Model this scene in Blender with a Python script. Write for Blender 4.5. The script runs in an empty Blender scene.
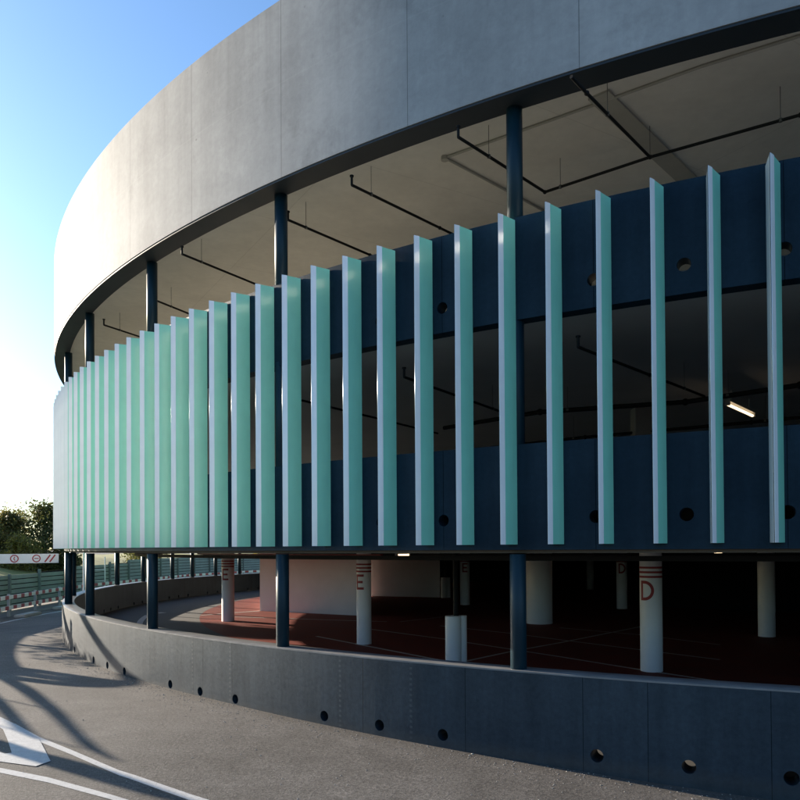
import bpy, bmesh, math, random
from mathutils import Vector, Matrix
R = math.radians
rnd = random.Random(7)

# ------------------------------------------------------------------ camera, sky, sun, exposure
sc = bpy.context.scene
col = sc.collection
EYE = 2.73
cam_d = bpy.data.cameras.new('camera')
cam = bpy.data.objects.new('camera', cam_d); col.objects.link(cam)
cam_d.sensor_fit = 'HORIZONTAL'; cam_d.sensor_width = 36
cam_d.lens = 743.7 / 800 * 36
cam_d.shift_y = (537.86 - 400) / 800
cam_d.clip_start = 0.05; cam_d.clip_end = 8000
PITCH, ROLL = 0.01305, -0.00608
fwd = Vector((0, math.cos(PITCH), math.sin(PITCH)))
up0 = Vector((0, -math.sin(PITCH), math.cos(PITCH)))
rt = Vector((1, 0, 0)) * math.cos(ROLL) + up0 * math.sin(ROLL)
up = up0 * math.cos(ROLL) - Vector((1, 0, 0)) * math.sin(ROLL)
M = Matrix((rt, up, -fwd)).transposed().to_4x4(); M.translation = (0, 0, EYE)
cam.matrix_world = M
sc.camera = cam

SUN_AZ, SUN_EL = R(57), R(13.8)          # azimuth measured to the left of straight ahead
world = bpy.data.worlds.new('World'); sc.world = world; world.use_nodes = True
wn = world.node_tree.nodes; wl = world.node_tree.links
wn.clear()
sky = wn.new('ShaderNodeTexSky'); sky.sky_type = 'NISHITA'; sky.sun_disc = False
sky.sun_elevation = SUN_EL; sky.sun_rotation = -SUN_AZ
sky.air_density = 1.0; sky.dust_density = 1.0; sky.ozone_density = 1.8; sky.altitude = 100
bg = wn.new('ShaderNodeBackground'); bg.inputs['Strength'].default_value = 0.085
wo = wn.new('ShaderNodeOutputWorld')
tint = wn.new('ShaderNodeMix'); tint.data_type = 'RGBA'; tint.blend_type = 'MULTIPLY'; tint.inputs[0].default_value = 1
tint.inputs[7].default_value = (0.68, 0.88, 1.09, 1)
wl.new(sky.outputs[0], tint.inputs[6]); wl.new(tint.outputs[2], bg.inputs[0]); wl.new(bg.outputs[0], wo.inputs[0])

TO_SUN = Vector((-math.sin(SUN_AZ) * math.cos(SUN_EL), math.cos(SUN_AZ) * math.cos(SUN_EL), math.sin(SUN_EL)))
sd = bpy.data.lights.new('sun', 'SUN'); sd.energy = 4.5; sd.angle = R(0.45); sd.color = (1.0, 0.86, 0.69)
so = bpy.data.objects.new('sun', sd); col.objects.link(so)
so.rotation_euler = (-TO_SUN).to_track_quat('-Z', 'Y').to_euler(); so.location = (-40, 30, 30)

sc.view_settings.view_transform = 'Standard'; sc.view_settings.look = 'None'
sc.view_settings.gamma = 1; sc.view_settings.exposure = 1.7
sc.view_settings.use_curve_mapping = False
sc.render.engine = 'CYCLES'
sc.cycles.max_bounces = 8; sc.cycles.diffuse_bounces = 6
sc.cycles.use_denoising = True

CX, CY = 16.47572, 35.6487             # centre of the round building
def P(r, th, z=0.0):                   # point by radius and angle in degrees
    return Vector((CX + r * math.cos(R(th)), CY + r * math.sin(R(th)), z))

# ------------------------------------------------------------------ node helpers
class NB:
    def __init__(s, name):
        s.m = bpy.data.materials.new(name); s.m.use_nodes = True
        s.t = s.m.node_tree; s.n = s.t.nodes; s.b = s.n['Principled BSDF']
    def new(s, k): return s.n.new(k)
    def link(s, a, b): s.t.links.new(a, b)
    def val(s, sock, v):
        if hasattr(v, 'is_linked') or isinstance(v, bpy.types.NodeSocket): s.link(v, sock)
        else: sock.default_value = v
    def math(s, op, a, b=0.0, c=0.0):
        n = s.new('ShaderNodeMath'); n.operation = op
        s.val(n.inputs[0], a); s.val(n.inputs[1], b); s.val(n.inputs[2], c); return n.outputs[0]
    def coord(s, kind='Object', scale=(1, 1, 1)):
        if kind == 'UV':
            c = s.new('ShaderNodeUVMap'); c.uv_map = 'uv'; o = c.outputs[0]
        else:
            c = s.new('ShaderNodeTexCoord'); o = c.outputs[kind]
        mp = s.new('ShaderNodeMapping'); mp.inputs['Scale'].default_value = scale
        s.link(o, mp.inputs[0]); return mp.outputs[0]
    def noise(s, vec, scale, detail=4, rough=0.55):
        n = s.new('ShaderNodeTexNoise'); n.inputs['Scale'].default_value = scale
        n.inputs['Detail'].default_value = detail; n.inputs['Roughness'].default_value = rough
        s.link(vec, n.inputs['Vector']); return n.outputs['Fac']
    def ramp(s, f, stops):
        n = s.new('ShaderNodeValToRGB'); e = n.color_ramp.elements
        while len(e) < len(stops): e.new(0.5)
        for q, (p, c) in zip(e, stops):
            q.position = p; q.color = (c, c, c, 1) if isinstance(c, (int, float)) else (*c, 1)
        s.link(f, n.inputs[0]); return n.outputs[0]
    def mix(s, f, a, b, mode='MIX'):
        n = s.new('ShaderNodeMix'); n.data_type = 'RGBA'; n.blend_type = mode
        s.val(n.inputs[0], f)
        for sock, v in ((n.inputs[6], a), (n.inputs[7], b)):
            if isinstance(v, tuple): sock.default_value = (*v[:3], 1)
            else: s.link(v, sock)
        return n.outputs[2]
    def bump(s, h, strength=0.3, dist=0.01):
        n = s.new('ShaderNodeBump'); n.inputs['Strength'].default_value = strength
        n.inputs['Distance'].default_value = dist
        s.link(h, n.inputs['Height']); s.link(n.outputs[0], s.b.inputs['Normal'])
    def done(s, base=None, rough=0.6, spec=0.5, metal=0.0):
        if base is not None:
            if isinstance(base, tuple): s.b.inputs['Base Color'].default_value = (*base, 1)
            else: s.link(base, s.b.inputs['Base Color'])
        s.val(s.b.inputs['Roughness'], rough)
        s.b.inputs['Specular IOR Level'].default_value = spec
        s.b.inputs['Metallic'].default_value = metal
        return s.m

def mat_plain(name, c, rough=0.6, var=0.12, scale=3.0, spec=0.5, metal=0.0):
    b = NB(name); v = b.coord('Object')
    n = b.noise(v, scale, 5, 0.6)
    k = b.ramp(n, [(0.25, 1 - var), (0.75, 1 + var)])
    cc = b.mix(1.0, c, k, 'MULTIPLY')
    r = b.math('MULTIPLY_ADD', n, 0.2, rough - 0.1)
    return b.done(cc, r, spec, metal)

def joints(b, lines, width):
    """1 where the surface has an upright joint at one of these arc positions (uv.x metres)."""
    c = b.new('ShaderNodeUVMap'); c.uv_map = 'uv'
    sx = b.new('ShaderNodeSeparateXYZ'); b.link(c.outputs[0], sx.inputs[0])
    acc = None
    for l in lines:
        d = b.math('ABSOLUTE', b.math('SUBTRACT', sx.outputs[0], l))
        m = b.math('LESS_THAN', d, width)
        acc = m if acc is None else b.math('MAXIMUM', acc, m)
    return acc, sx

RU = 30.0
def mat_concrete():
    b = NB('cast_concrete')
    big = b.noise(b.coord('UV', (0.42, 0.5, 1)), 1.0, 6, 0.62)
    streak = b.noise(b.coord('UV', (2.2, 0.16, 1)), 1.0, 5, 0.65)
    fine = b.noise(b.coord('UV', (1, 1, 1)), 9.0, 6, 0.7)
    base = b.mix(b.ramp(big, [(0.3, 0), (0.7, 1)]), (0.27, 0.27, 0.268), (0.42, 0.415, 0.405))
    base = b.mix(1.0, base, b.ramp(streak, [(0.3, 0.88), (0.65, 1.05)]), 'MULTIPLY')
    base = b.mix(1.0, base, b.ramp(fine, [(0.3, 0.90), (0.7, 1.06)]), 'MULTIPLY')
    top = b.new('ShaderNodeSeparateXYZ'); uvn = b.new('ShaderNodeUVMap'); uvn.uv_map = 'uv'; b.link(uvn.outputs[0], top.inputs[0])
    drip = b.math('MULTIPLY', b.ramp(b.noise(b.coord('UV', (3.5, 0.05, 1)), 1.0, 4, 0.6), [(0.5, 0), (0.75, 1)]), b.ramp(b.math('MULTIPLY_ADD', top.outputs[1], 0.4, -3.66), [(0.0, 0), (1.0, 1)]))
    base = b.mix(b.math('MULTIPLY', drip, 0.35), base, (0.16, 0.16, 0.155))
    st = b.noise(b.coord('UV', (0.9, 0.7, 1)), 1.0, 7, 0.7)
    base = b.mix(b.math('MULTIPLY', b.ramp(st, [(0.57, 0), (0.70, 1)]), 0.4), base, (0.17, 0.17, 0.165))
    base = b.mix(b.math('MULTIPLY', b.ramp(st, [(0.28, 1), (0.4, 0)]), 0.25), base, (0.55, 0.545, 0.53))
    # blow holes and lighter repair spots
    vor = b.new('ShaderNodeTexVoronoi'); vor.inputs['Scale'].default_value = 2.1
    b.link(b.coord('UV', (1, 1.3, 1)), vor.inputs['Vector'])
    rad = b.math('MULTIPLY', vor.outputs['Color'], 0.09)
    pit = b.math('LESS_THAN', vor.outputs['Distance'], rad)
    pit = b.math('MULTIPLY', pit, b.ramp(fine, [(0.4, 0), (0.6, 1)]))
    base = b.mix(b.math('MULTIPLY', pit, 0.75), base, (0.13, 0.13, 0.125))
    # horizontal pour line
    lines = [R(-118.26 - 4.76 * k) * RU for k in range(-3, 16)]
    j, sx = joints(b, lines, 0.006)
    lh = b.math('LESS_THAN', b.math('ABSOLUTE', b.math('SUBTRACT', sx.outputs[1], b.math('MULTIPLY_ADD', big, 0.05, 10.25))), 0.012)
    base = b.mix(b.math('MULTIPLY', lh, 0.10), base, (0.5, 0.49, 0.47))
    base = b.mix(b.math('MULTIPLY', j, 0.65), base, (0.09, 0.09, 0.09))
    h = b.math('ADD', b.math('MULTIPLY', fine, 0.5), b.math('MULTIPLY', streak, 0.6))
    h = b.math('SUBTRACT', h, b.math('MULTIPLY', j, 1.5))
    b.bump(h, 0.12, 0.010)
    return b.done(base, 0.82, 0.3)

def mat_wall(name='dark_painted_wall', k=1.0, ths=None, spec=0.5, rough=0.34, foot_=0.35):
    b = NB(name)
    big = b.noise(b.coord('UV', (0.5, 0.8, 1)), 1.0, 4, 0.6)
    streak = b.noise(b.coord('UV', (3.0, 0.3, 1)), 1.0, 5, 0.65)
    fine = b.noise(b.coord('UV', (1, 1, 1)), 14.0, 6, 0.75)
    base = b.mix(b.ramp(big, [(0.3, 0), (0.7, 1)]), (0.002, 0.015, 0.028), (0.004, 0.023, 0.040))
    base = b.mix(1.0, base, b.ramp(streak, [(0.3, 0.82), (0.65, 1.12)]), 'MULTIPLY')
    base = b.mix(1.0, base, b.ramp(fine, [(0.3, 0.85), (0.7, 1.12)]), 'MULTIPLY')
    # scuffs
    sc_ = b.noise(b.coord('UV', (7, 1.6, 1)), 1.3, 8, 0.8)
    scm = b.ramp(sc_, [(0.66, 0), (0.74, 1)])
    base = b.mix(b.math('MULTIPLY', scm, 0.35), base, (0.05, 0.075, 0.09))
    ths = ths or [-114.3, -116.90, -118.43, -121.6, -124.97, -130.83, -132.56, -133.21, -136.50, -140.76, -144.6, -148.9]
    j, sx = joints(b, [R(t) * RU for t in ths], 0.0045)
    base = b.mix(b.math('MULTIPLY', j, 0.7), base, (0.003, 0.004, 0.005))
    # seam of dotted form-tie marks
    j2, _ = joints(b, [R(t) * RU for t in (-125.84, -130.95, -133.25, -123.3)], 0.022)
    dots = b.math('GREATER_THAN', b.math('FRACT', b.math('MULTIPLY', sx.outputs[1], 13.0)), 0.55)
    base = b.mix(b.math('MULTIPLY', b.math('MULTIPLY', j2, dots), 0.3 if foot_ else 0.0), base, (0.09, 0.1, 0.105))
    # dirt splash along the foot
    foot = b.math('ADD', sx.outputs[1], b.math('MULTIPLY', streak, 0.25))
    base = b.mix(b.math('MULTIPLY', b.ramp(foot, [(0.08, 1), (0.22, 0)]), foot_), base, (0.05, 0.048, 0.044))
    h = b.math('ADD', b.math('MULTIPLY', fine, 0.6), b.math('MULTIPLY', big, 1.0))
    h = b.math('SUBTRACT', h, b.math('MULTIPLY', j, 1.0))
    b.bump(h, 0.25, 0.008)
    m = b.done(base, b.math('MULTIPLY_ADD', fine, 0.2, rough), spec)
    sv_ = b.math('MULTIPLY', b.math('MULTIPLY_ADD', streak, 0.9, 0.55), b.math('MULTIPLY_ADD', big, 0.8, 0.6))
    sv_ = b.math('MULTIPLY', sv_, b.math('MULTIPLY_ADD', j, -0.7, 1.0))
    sv_ = b.math('MULTIPLY', sv_, b.math('MULTIPLY_ADD', fine, 0.8, 0.6))
    b.link(b.math('MULTIPLY', sv_, spec), b.b.inputs['Specular IOR Level'])
    return m

def mat_asphalt():
    b = NB('asphalt')
    v = b.coord('Object')
    big = b.noise(v, 0.22, 4, 0.6); mid = b.noise(v, 1.7, 5, 0.65); fine = b.noise(v, 55, 3, 0.8); med = b.noise(v, 22, 4, 0.8)
    base = b.mix(b.ramp(big, [(0.35, 0), (0.68, 1)]), (0.070, 0.064, 0.058), (0.112, 0.104, 0.096))
    base = b.mix(1.0, base, b.ramp(mid, [(0.3, 0.76), (0.7, 1.2)]), 'MULTIPLY')
    base = b.mix(1.0, base, b.ramp(med, [(0.3, 0.42), (0.7, 1.65)]), 'MULTIPLY')
    base = b.mix(1.0, base, b.ramp(fine, [(0.28, 0.4), (0.72, 1.7)]), 'MULTIPLY')
    vor = b.new('ShaderNodeTexVoronoi'); vor.inputs['Scale'].default_value = 26
    b.link(v, vor.inputs['Vector'])
    sp = b.math('LESS_THAN', vor.outputs['Distance'], 0.16)
    pick = b.math('GREATER_THAN', vor.outputs['Color'], 0.8)
    base = b.mix(b.math('MULTIPLY', b.math('MULTIPLY', sp, pick), 0.55), base, (0.38, 0.36, 0.33))
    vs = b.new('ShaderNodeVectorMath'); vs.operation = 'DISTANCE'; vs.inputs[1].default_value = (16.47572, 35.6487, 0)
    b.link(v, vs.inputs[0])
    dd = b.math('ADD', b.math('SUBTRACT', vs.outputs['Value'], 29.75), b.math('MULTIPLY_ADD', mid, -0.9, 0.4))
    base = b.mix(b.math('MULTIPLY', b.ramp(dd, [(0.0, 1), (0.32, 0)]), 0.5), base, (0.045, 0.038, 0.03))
    trk = b.noise(b.coord('Object', (0.25, 0.25, 1)), 1.0, 3, 0.5)
    base = b.mix(b.math('MULTIPLY', b.ramp(trk, [(0.55, 0), (0.7, 1)]), 0.3), base, (0.05, 0.048, 0.045))
    b.bump(b.math('ADD', b.math('MULTIPLY', fine, 0.6), med), 0.55, 0.012)
    return b.done(base, 0.85, 0.3)

def mat_paint(name, c, wear=0.5):
    b = NB(name); v = b.coord('Object')
    n = b.noise(v, 9, 6, 0.75); n2 = b.noise(v, 45, 3, 0.7)
    base = b.mix(1.0, c, b.ramp(n, [(0.25, 0.78), (0.7, 1.04)]), 'MULTIPLY')
    w = b.math('MULTIPLY', b.ramp(n2, [(0.58, 0), (0.72, 1)]), wear)
    base = b.mix(w, base, (0.12, 0.115, 0.11))
    b.bump(n2, 0.3, 0.006)
    return b.done(base, 0.7, 0.35)

def mat_leaf(name, c1, c2):
    b = NB(name)
    oi = b.new('ShaderNodeVertexColor'); oi.layer_name = 'tone'
    base = b.mix(oi.outputs[0], c1, c2)
    b.done(base, 0.55, 0.3)
    tr = b.new('ShaderNodeBsdfTranslucent'); b.link(base, tr.inputs[0])
    mx = b.new('ShaderNodeMixShader'); mx.inputs[0].default_value = 0.42
    out = b.n['Material Output']
    b.link(b.b.outputs[0], mx.inputs[1]); b.link(tr.outputs[0], mx.inputs[2]); b.link(mx.outputs[0], out.inputs[0])
    return b.m

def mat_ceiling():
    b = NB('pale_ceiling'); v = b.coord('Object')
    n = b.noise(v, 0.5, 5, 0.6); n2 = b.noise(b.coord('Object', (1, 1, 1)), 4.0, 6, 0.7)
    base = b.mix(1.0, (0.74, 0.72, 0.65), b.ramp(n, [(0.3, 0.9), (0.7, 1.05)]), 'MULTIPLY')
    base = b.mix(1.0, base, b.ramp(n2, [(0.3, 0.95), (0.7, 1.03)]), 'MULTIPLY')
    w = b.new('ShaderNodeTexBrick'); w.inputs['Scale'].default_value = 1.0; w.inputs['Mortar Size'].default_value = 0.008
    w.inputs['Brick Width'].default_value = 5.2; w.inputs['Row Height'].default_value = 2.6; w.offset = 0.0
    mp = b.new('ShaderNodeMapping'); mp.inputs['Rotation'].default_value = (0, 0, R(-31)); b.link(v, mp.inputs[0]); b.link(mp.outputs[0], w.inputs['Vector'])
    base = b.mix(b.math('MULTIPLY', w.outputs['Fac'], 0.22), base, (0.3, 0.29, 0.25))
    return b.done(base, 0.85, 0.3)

def mat_emit(name, c, s):
    b = NB(name); b.done((0.8, 0.8, 0.8), 0.4)
    b.b.inputs['Emission Color'].default_value = (*c, 1); b.b.inputs['Emission Strength'].default_value = s
    return b.m

def mat_fin(name, c, rough, metal=0.0, coat=0.0):
    b = NB(name)
    v = b.coord('Object', (1, 1, 0.12))
    n = b.noise(v, 6, 4, 0.6); n2 = b.noise(b.coord('Object'), 2.0, 4, 0.6)
    cc = b.mix(1.0, c, b.ramp(n, [(0.3, 0.95), (0.7, 1.04)]), 'MULTIPLY')
    cc = b.mix(1.0, cc, b.ramp(n2, [(0.3, 0.95), (0.7, 1.03)]), 'MULTIPLY')
    b.done(cc, b.math('MULTIPLY_ADD', n2, 0.12, rough - 0.06), 0.5, metal)
    b.b.inputs['Coat Weight'].default_value = coat; b.b.inputs['Coat Roughness'].default_value = 0.15
    return b.m

MAT = dict(
    concrete=mat_concrete(), wall=mat_wall(),
    guard=mat_wall('navy_guard_wall', 1.0, [-120.2 + 360 / 86 * k + 2.1 for k in range(-14, 4)], 0.2, 0.45, 0.0), asphalt=mat_asphalt(),
    wall_top=mat_plain('sunlit_wall_top', (0.16, 0.16, 0.16), 0.42, 0.2, 3),  # paler than the navy wall, its sunlit sheen put into colour
    inner_road=mat_plain('inner_asphalt', (0.06, 0.06, 0.06), 0.8, 0.25, 6),
    navy=mat_plain('navy_steel_paint', (0.004, 0.024, 0.037), 0.45, 0.12, 4, 0.3),
    soffit=mat_plain('dark_soffit_paint', (0.014, 0.022, 0.03), 0.6, 0.15, 2),
    ceiling=mat_ceiling(),
    conduit=mat_plain('painted_conduit', (0.40, 0.39, 0.34), 0.8, 0.1, 2),
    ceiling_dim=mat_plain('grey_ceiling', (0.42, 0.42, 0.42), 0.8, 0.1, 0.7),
    slab=mat_plain('slab_edge', (0.10, 0.085, 0.07), 0.8, 0.15, 3),
    kerb=mat_plain('kerb_concrete', (0.32, 0.31, 0.29), 0.8, 0.2, 4),
    deck=mat_plain('deck_floor', (0.45, 0.43, 0.39), 0.75, 0.15, 1.0),
    red_floor=mat_plain('red_floor_paint', (0.155, 0.028, 0.018), 0.7, 0.2, 1.5, 0.2),
    black=mat_plain('light_block_black', (0.012, 0.012, 0.013), 0.9, 0.2, 1, 0.1),  # near-black for added light blockers, depth shade put into colour
    deck_dark=mat_plain('shaded_deck_floor', (0.2, 0.2, 0.2), 0.8, 0.15, 1.0),  # darker copy of deck floor, the middle level's shade put into colour
    white_wall=mat_plain('white_wall_paint', (0.86, 0.83, 0.81), 0.7, 0.06, 1.0),
    red_paint=mat_plain('red_letter_paint', (0.33, 0.03, 0.03), 0.6, 0.1, 8),
    line=mat_paint('white_line_paint', (0.47, 0.47, 0.465), 0.8),
    line_in=mat_paint('worn_bay_line_paint', (0.50, 0.48, 0.46), 0.4),
    fin=mat_fin('teal_fin_metal', (0.27, 0.69, 0.52), 0.36, 0.0, 0.2), fin_back=mat_fin('pale_mint_metal', (0.70, 0.76, 0.75), 0.3, 0.0, 0.3),
    fin_edge=mat_fin('pearl_edge_metal', (0.90, 0.87, 0.85), 0.22, 0.08, 0.5), fin_nose=mat_plain('polished_edge', (0.16, 0.20, 0.21), 0.24, 0.03, 3, 0.6, 0.9),
    pipe=mat_plain('dark_pipe_metal', (0.012, 0.012, 0.012), 0.6, 0.1, 5, 0.15),
    red_pipe=mat_plain('red_pipe_paint', (0.22, 0.02, 0.02), 0.5, 0.1, 5),
    rod=mat_plain('galvanised_rod', (0.09, 0.09, 0.085), 0.5, 0.1, 5),
    galv=mat_plain('galvanised_steel', (0.45, 0.46, 0.47), 0.4, 0.1, 5, 0.5, 0.4),
    white_metal=mat_plain('white_enamel', (0.75, 0.74, 0.73), 0.4, 0.05, 4),
    red_enamel=mat_plain('red_enamel', (0.36, 0.03, 0.035), 0.4, 0.08, 6),
    fence=mat_plain('green_fence_boards', (0.20, 0.25, 0.235), 0.6, 0.15, 1.2),
    fence_post=mat_plain('dark_fence_post', (0.13, 0.165, 0.155), 0.6, 0.15, 3),
    grass=mat_plain('meadow_grass', (0.20, 0.19, 0.045), 0.9, 0.4, 1.5),
    verge=mat_plain('gravel_verge', (0.16, 0.14, 0.115), 0.9, 0.3, 8),
    far=mat_plain('far_field', (0.08, 0.085, 0.04), 0.9, 0.3, 0.05),
    bark=mat_plain('bark', (0.06, 0.05, 0.04), 0.9, 0.3, 9),
    leaf_a=mat_leaf('leaf_dark', (0.05, 0.065, 0.02), (0.17, 0.16, 0.045)),
    leaf_b=mat_leaf('leaf_olive', (0.08, 0.085, 0.022), (0.24, 0.19, 0.05)),
    leaf_c=mat_leaf('leaf_yellow', (0.12, 0.115, 0.022), (0.28, 0.23, 0.05)),
    chip=mat_plain('stone_chip', (0.30, 0.28, 0.25), 0.8, 0.4, 20),
    tube=mat_emit('fluorescent_tube', (1.0, 0.74, 0.45), 0.75),
    lamp_body=mat_plain('lamp_body', (0.35, 0.34, 0.32), 0.5, 0.1, 5),
)

# ------------------------------------------------------------------ object helpers
def link(name, me, m=None, parent=None):
    o = bpy.data.objects.new(name, me); col.objects.link(o)
    if m is not None and len(me.materials) == 0: me.materials.append(m)
    if parent is not None: o.parent = parent
    return o
def obj(name, bm, m, parent=None, smooth=False):
    me = bpy.data.meshes.new(name)
    bmesh.ops.recalc_face_normals(bm, faces=bm.faces)
    bm.to_mesh(me); bm.free()
    if smooth:
        for p in me.polygons: p.use_smooth = True
        try: me.set_sharp_from_angle(angle=R(40))
        except Exception: pass
    return link(name, me, m, parent)
def empty(name, loc=(0, 0, 0)):
    o = bpy.data.objects.new(name, None); o.location = loc; o.empty_display_size = 0.3
    col.objects.link(o); return o
def tag(o, label=None, cat=None, group=None, kind=None):
    for k, v in (('label', label), ('category', cat), ('group', group), ('kind', kind)):
        if v: o[k] = v
    return o
def local(parent, v):
    return Vector(v) - parent.location

def revolve(prof, th0=0.0, th1=360.0, n=344, closed_prof=True):
    """Turn a closed (r, z) outline about the building's axis; uv = arc metres, height."""
    bm = bmesh.new(); uv = bm.loops.layers.uv.new('uv')
    full = abs(th1 - th0 - 360) < 1e-6
    cols = []
    for i in range(n if full else n + 1):
        th = th0 + (th1 - th0) * i / n
        cols.append([bm.verts.new(P(r, th, z)) for r, z in prof])
    m = len(prof)
    for i in range(n):
        a, b = cols[i], cols[(i + 1) % len(cols)]
        t0, t1 = th0 + (th1 - th0) * i / n, th0 + (th1 - th0) * (i + 1) / n
        for k in range(m if closed_prof else m - 1):
            q = (k + 1) % m
            f = bm.faces.new((a[k], b[k], b[q], a[q]))
            horiz = abs(prof[k][1] - prof[q][1]) < 1e-5
            for lp, t, kk in zip(f.loops, (t0, t1, t1, t0), (k, k, q, q)):
                t = ((t + 360) % 360) - 360
                if i == n - 1 and t <= -359.999: t = 0
                lp[uv].uv = (R(t) * RU, prof[kk][1] + (prof[kk][0] - 29.7 if horiz else 0))
    if not full and closed_prof:
        bm.faces.new(list(reversed(cols[0]))); bm.faces.new(cols[-1])
    return bm

def box(bm, c, sx, sy, sz, rot=0.0):
    """box centred at c in x, y with its foot at c.z"""
    m = Matrix.Translation(Vector(c) + Vector((0, 0, sz / 2))) @ Matrix.Rotation(rot, 4, 'Z') @ Matrix.Diagonal((sx, sy, sz, 1))
    return bmesh.ops.create_cube(bm, size=1, matrix=m)
def tube(bm, a, b, r, n=10, r2=None):
    a, b = Vector(a), Vector(b); d = b - a
    m = Matrix.Translation((a + b) / 2) @ d.to_track_quat('Z', 'Y').to_matrix().to_4x4()
    bmesh.ops.create_cone(bm, cap_ends=True, segments=n, radius1=r, radius2=r if r2 is None else r2, depth=d.length, matrix=m)
def bar(bm, a, b, w, h):
    a, b = Vector(a), Vector(b); d = b - a
    m = Matrix.Translation((a + b) / 2) @ d.to_track_quat('X', 'Z').to_matrix().to_4x4() @ Matrix.Diagonal((d.length, w, h, 1))
    bmesh.ops.create_cube(bm, size=1, matrix=m)
def prism(bm, pts, z0, z1):
    lo = [bm.verts.new((x, y, z0)) for x, y in pts]; hi = [bm.verts.new((x, y, z1)) for x, y in pts]
    bm.faces.new(list(reversed(lo))); bm.faces.new(hi)
    for i in range(len(pts)):
        j = (i + 1) % len(pts); bm.faces.new((lo[i], lo[j], hi[j], hi[i]))
def chain(bm, pts, n=10):
    """one tapering tube through (point, radius) rings"""
    rings = []
    for i, (p, r) in enumerate(pts):
        p = Vector(p)
        a = Vector(pts[max(0, i - 1)][0]); b = Vector(pts[min(len(pts) - 1, i + 1)][0])
        q = (b - a).to_track_quat('Z', 'Y').to_matrix()
        rings.append([bm.verts.new(p + q @ Vector((r * math.cos(2 * math.pi * k / n), r * math.sin(2 * math.pi * k / n), 0))) for k in range(n)])
    for a, b in zip(rings, rings[1:]):
        for k in range(n):
            bm.faces.new((a[k], a[(k + 1) % n], b[(k + 1) % n], b[k]))
    bm.faces.new(list(reversed(rings[0]))); bm.faces.new(rings[-1])

# ------------------------------------------------------------------ ground
def gz(x, y):
    k = min(1.0, max(0.0, (34 - y) / 14))
    k = k * k * (3 - 2 * k)
    return -0.024 * min(16.0, max(0.0, x + 3.2)) * k
bm = bmesh.new()
radii = [29.62] + [29.62 + 0.35 * k for k in range(1, 70)] + [60, 75, 100, 150, 250, 500, 1000, 2500, 6000]
NT = 240
rows = []
for r in radii:
    row = []
    for i in range(NT):
        v = P(r, 360 * i / NT); v.z = gz(v.x, v.y) if r < 60 else gz(v.x, v.y) * max(0, 1 - (r - 55) / 60); row.append(bm.verts.new(v))
    rows.append(row)
for a, b in zip(rows, rows[1:]):
    for i in range(NT):
        bm.faces.new((a[i], a[(i + 1) % NT], b[(i + 1) % NT], b[i]))
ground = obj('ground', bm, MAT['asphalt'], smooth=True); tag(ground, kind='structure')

def flat_strip(name, left, right, m, lift=0.004, sub=8, zf=gz):
    bm = bmesh.new(); prev = None
    L, Rr = [], []
    for i in range(len(left) - 1):
        for s in range(sub):
            t = s / sub
            L.append(Vector(left[i]).lerp(Vector(left[i + 1]), t)); Rr.append(Vector(right[i]).lerp(Vector(right[i + 1]), t))
    L.append(Vector(left[-1])); Rr.append(Vector(right[-1]))
    for a, b in zip(L, Rr):
        va = bm.verts.new((a.x, a.y, zf(a.x, a.y) + lift)); vb = bm.verts.new((b.x, b.y, zf(b.x, b.y) + lift))
        if prev: bm.faces.new((prev[0], va, vb, prev[1]))
        prev = (va, vb)
    return obj(name, bm, m)
# road paint in the foreground
l1a = [(-6.07, 11.72), (-5.26, 10.86), (-4.49, 10.16), (-3.49, 9.22), (-2.37, 8.37), (-1.2, 7.55), (0.6, 6.5)]
l1b = [(-6.02, 11.55), (-5.15, 10.61), (-4.38, 9.92), (-3.40, 9.0), (-2.31, 8.16), (-1.15, 7.34), (0.62, 6.28)]
tag(flat_strip('road_line', l1a, l1b, MAT['line']), kind='structure')
l2a = [(-6.6, 10.2), (-5.03, 9.35), (-4.24, 8.95), (-3.47, 8.46), (-2.96, 8.13), (-1.9, 7.35), (-0.3, 6.2)]
l2b = [(-6.5, 9.98), (-4.93, 9.15), (-4.14, 8.75), (-3.40, 8.29), (-2.89, 7.97), (-1.84, 7.18), (-0.26, 6.03)]
tag(flat_strip('road_line', l2a, l2b, MAT['line']), kind='structure')
# tip of a hollow painted wedge
bm = bmesh.new()
outer = [(-6.54, 12.17), (-6.07, 11.7), (-5.21, 10.74), (-4.52, 9.62), (-4.6, 9.39), (-5.17, 9.61), (-6.9, 10.5)]
inner = [(-6.75, 12.08), (-6.04, 11.32), (-5.62, 10.66), (-5.23, 10.02), (-5.30, 9.98), (-5.42, 10.07), (-6.95, 10.8)]
for i in range(len(outer) - 1):
    q = [outer[i], outer[i + 1], inner[i + 1], inner[i]]
    bm.faces.new([bm.verts.new((x, y, gz(x, y) + 0.0085)) for x, y in q])
tag(obj('road_marking', bm, MAT['line']), kind='structure')
tag(flat_strip('road_line', [(-14.9, 27.2), (-15.05, 28.8), (-15.15, 31.5), (-15.0, 34.5), (-14.9, 37)], [(-14.78, 27.2), (-14.92, 28.8), (-15.02, 31.5), (-14.88, 34.5), (-14.78, 37)], MAT['line']), kind='structure')
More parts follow.
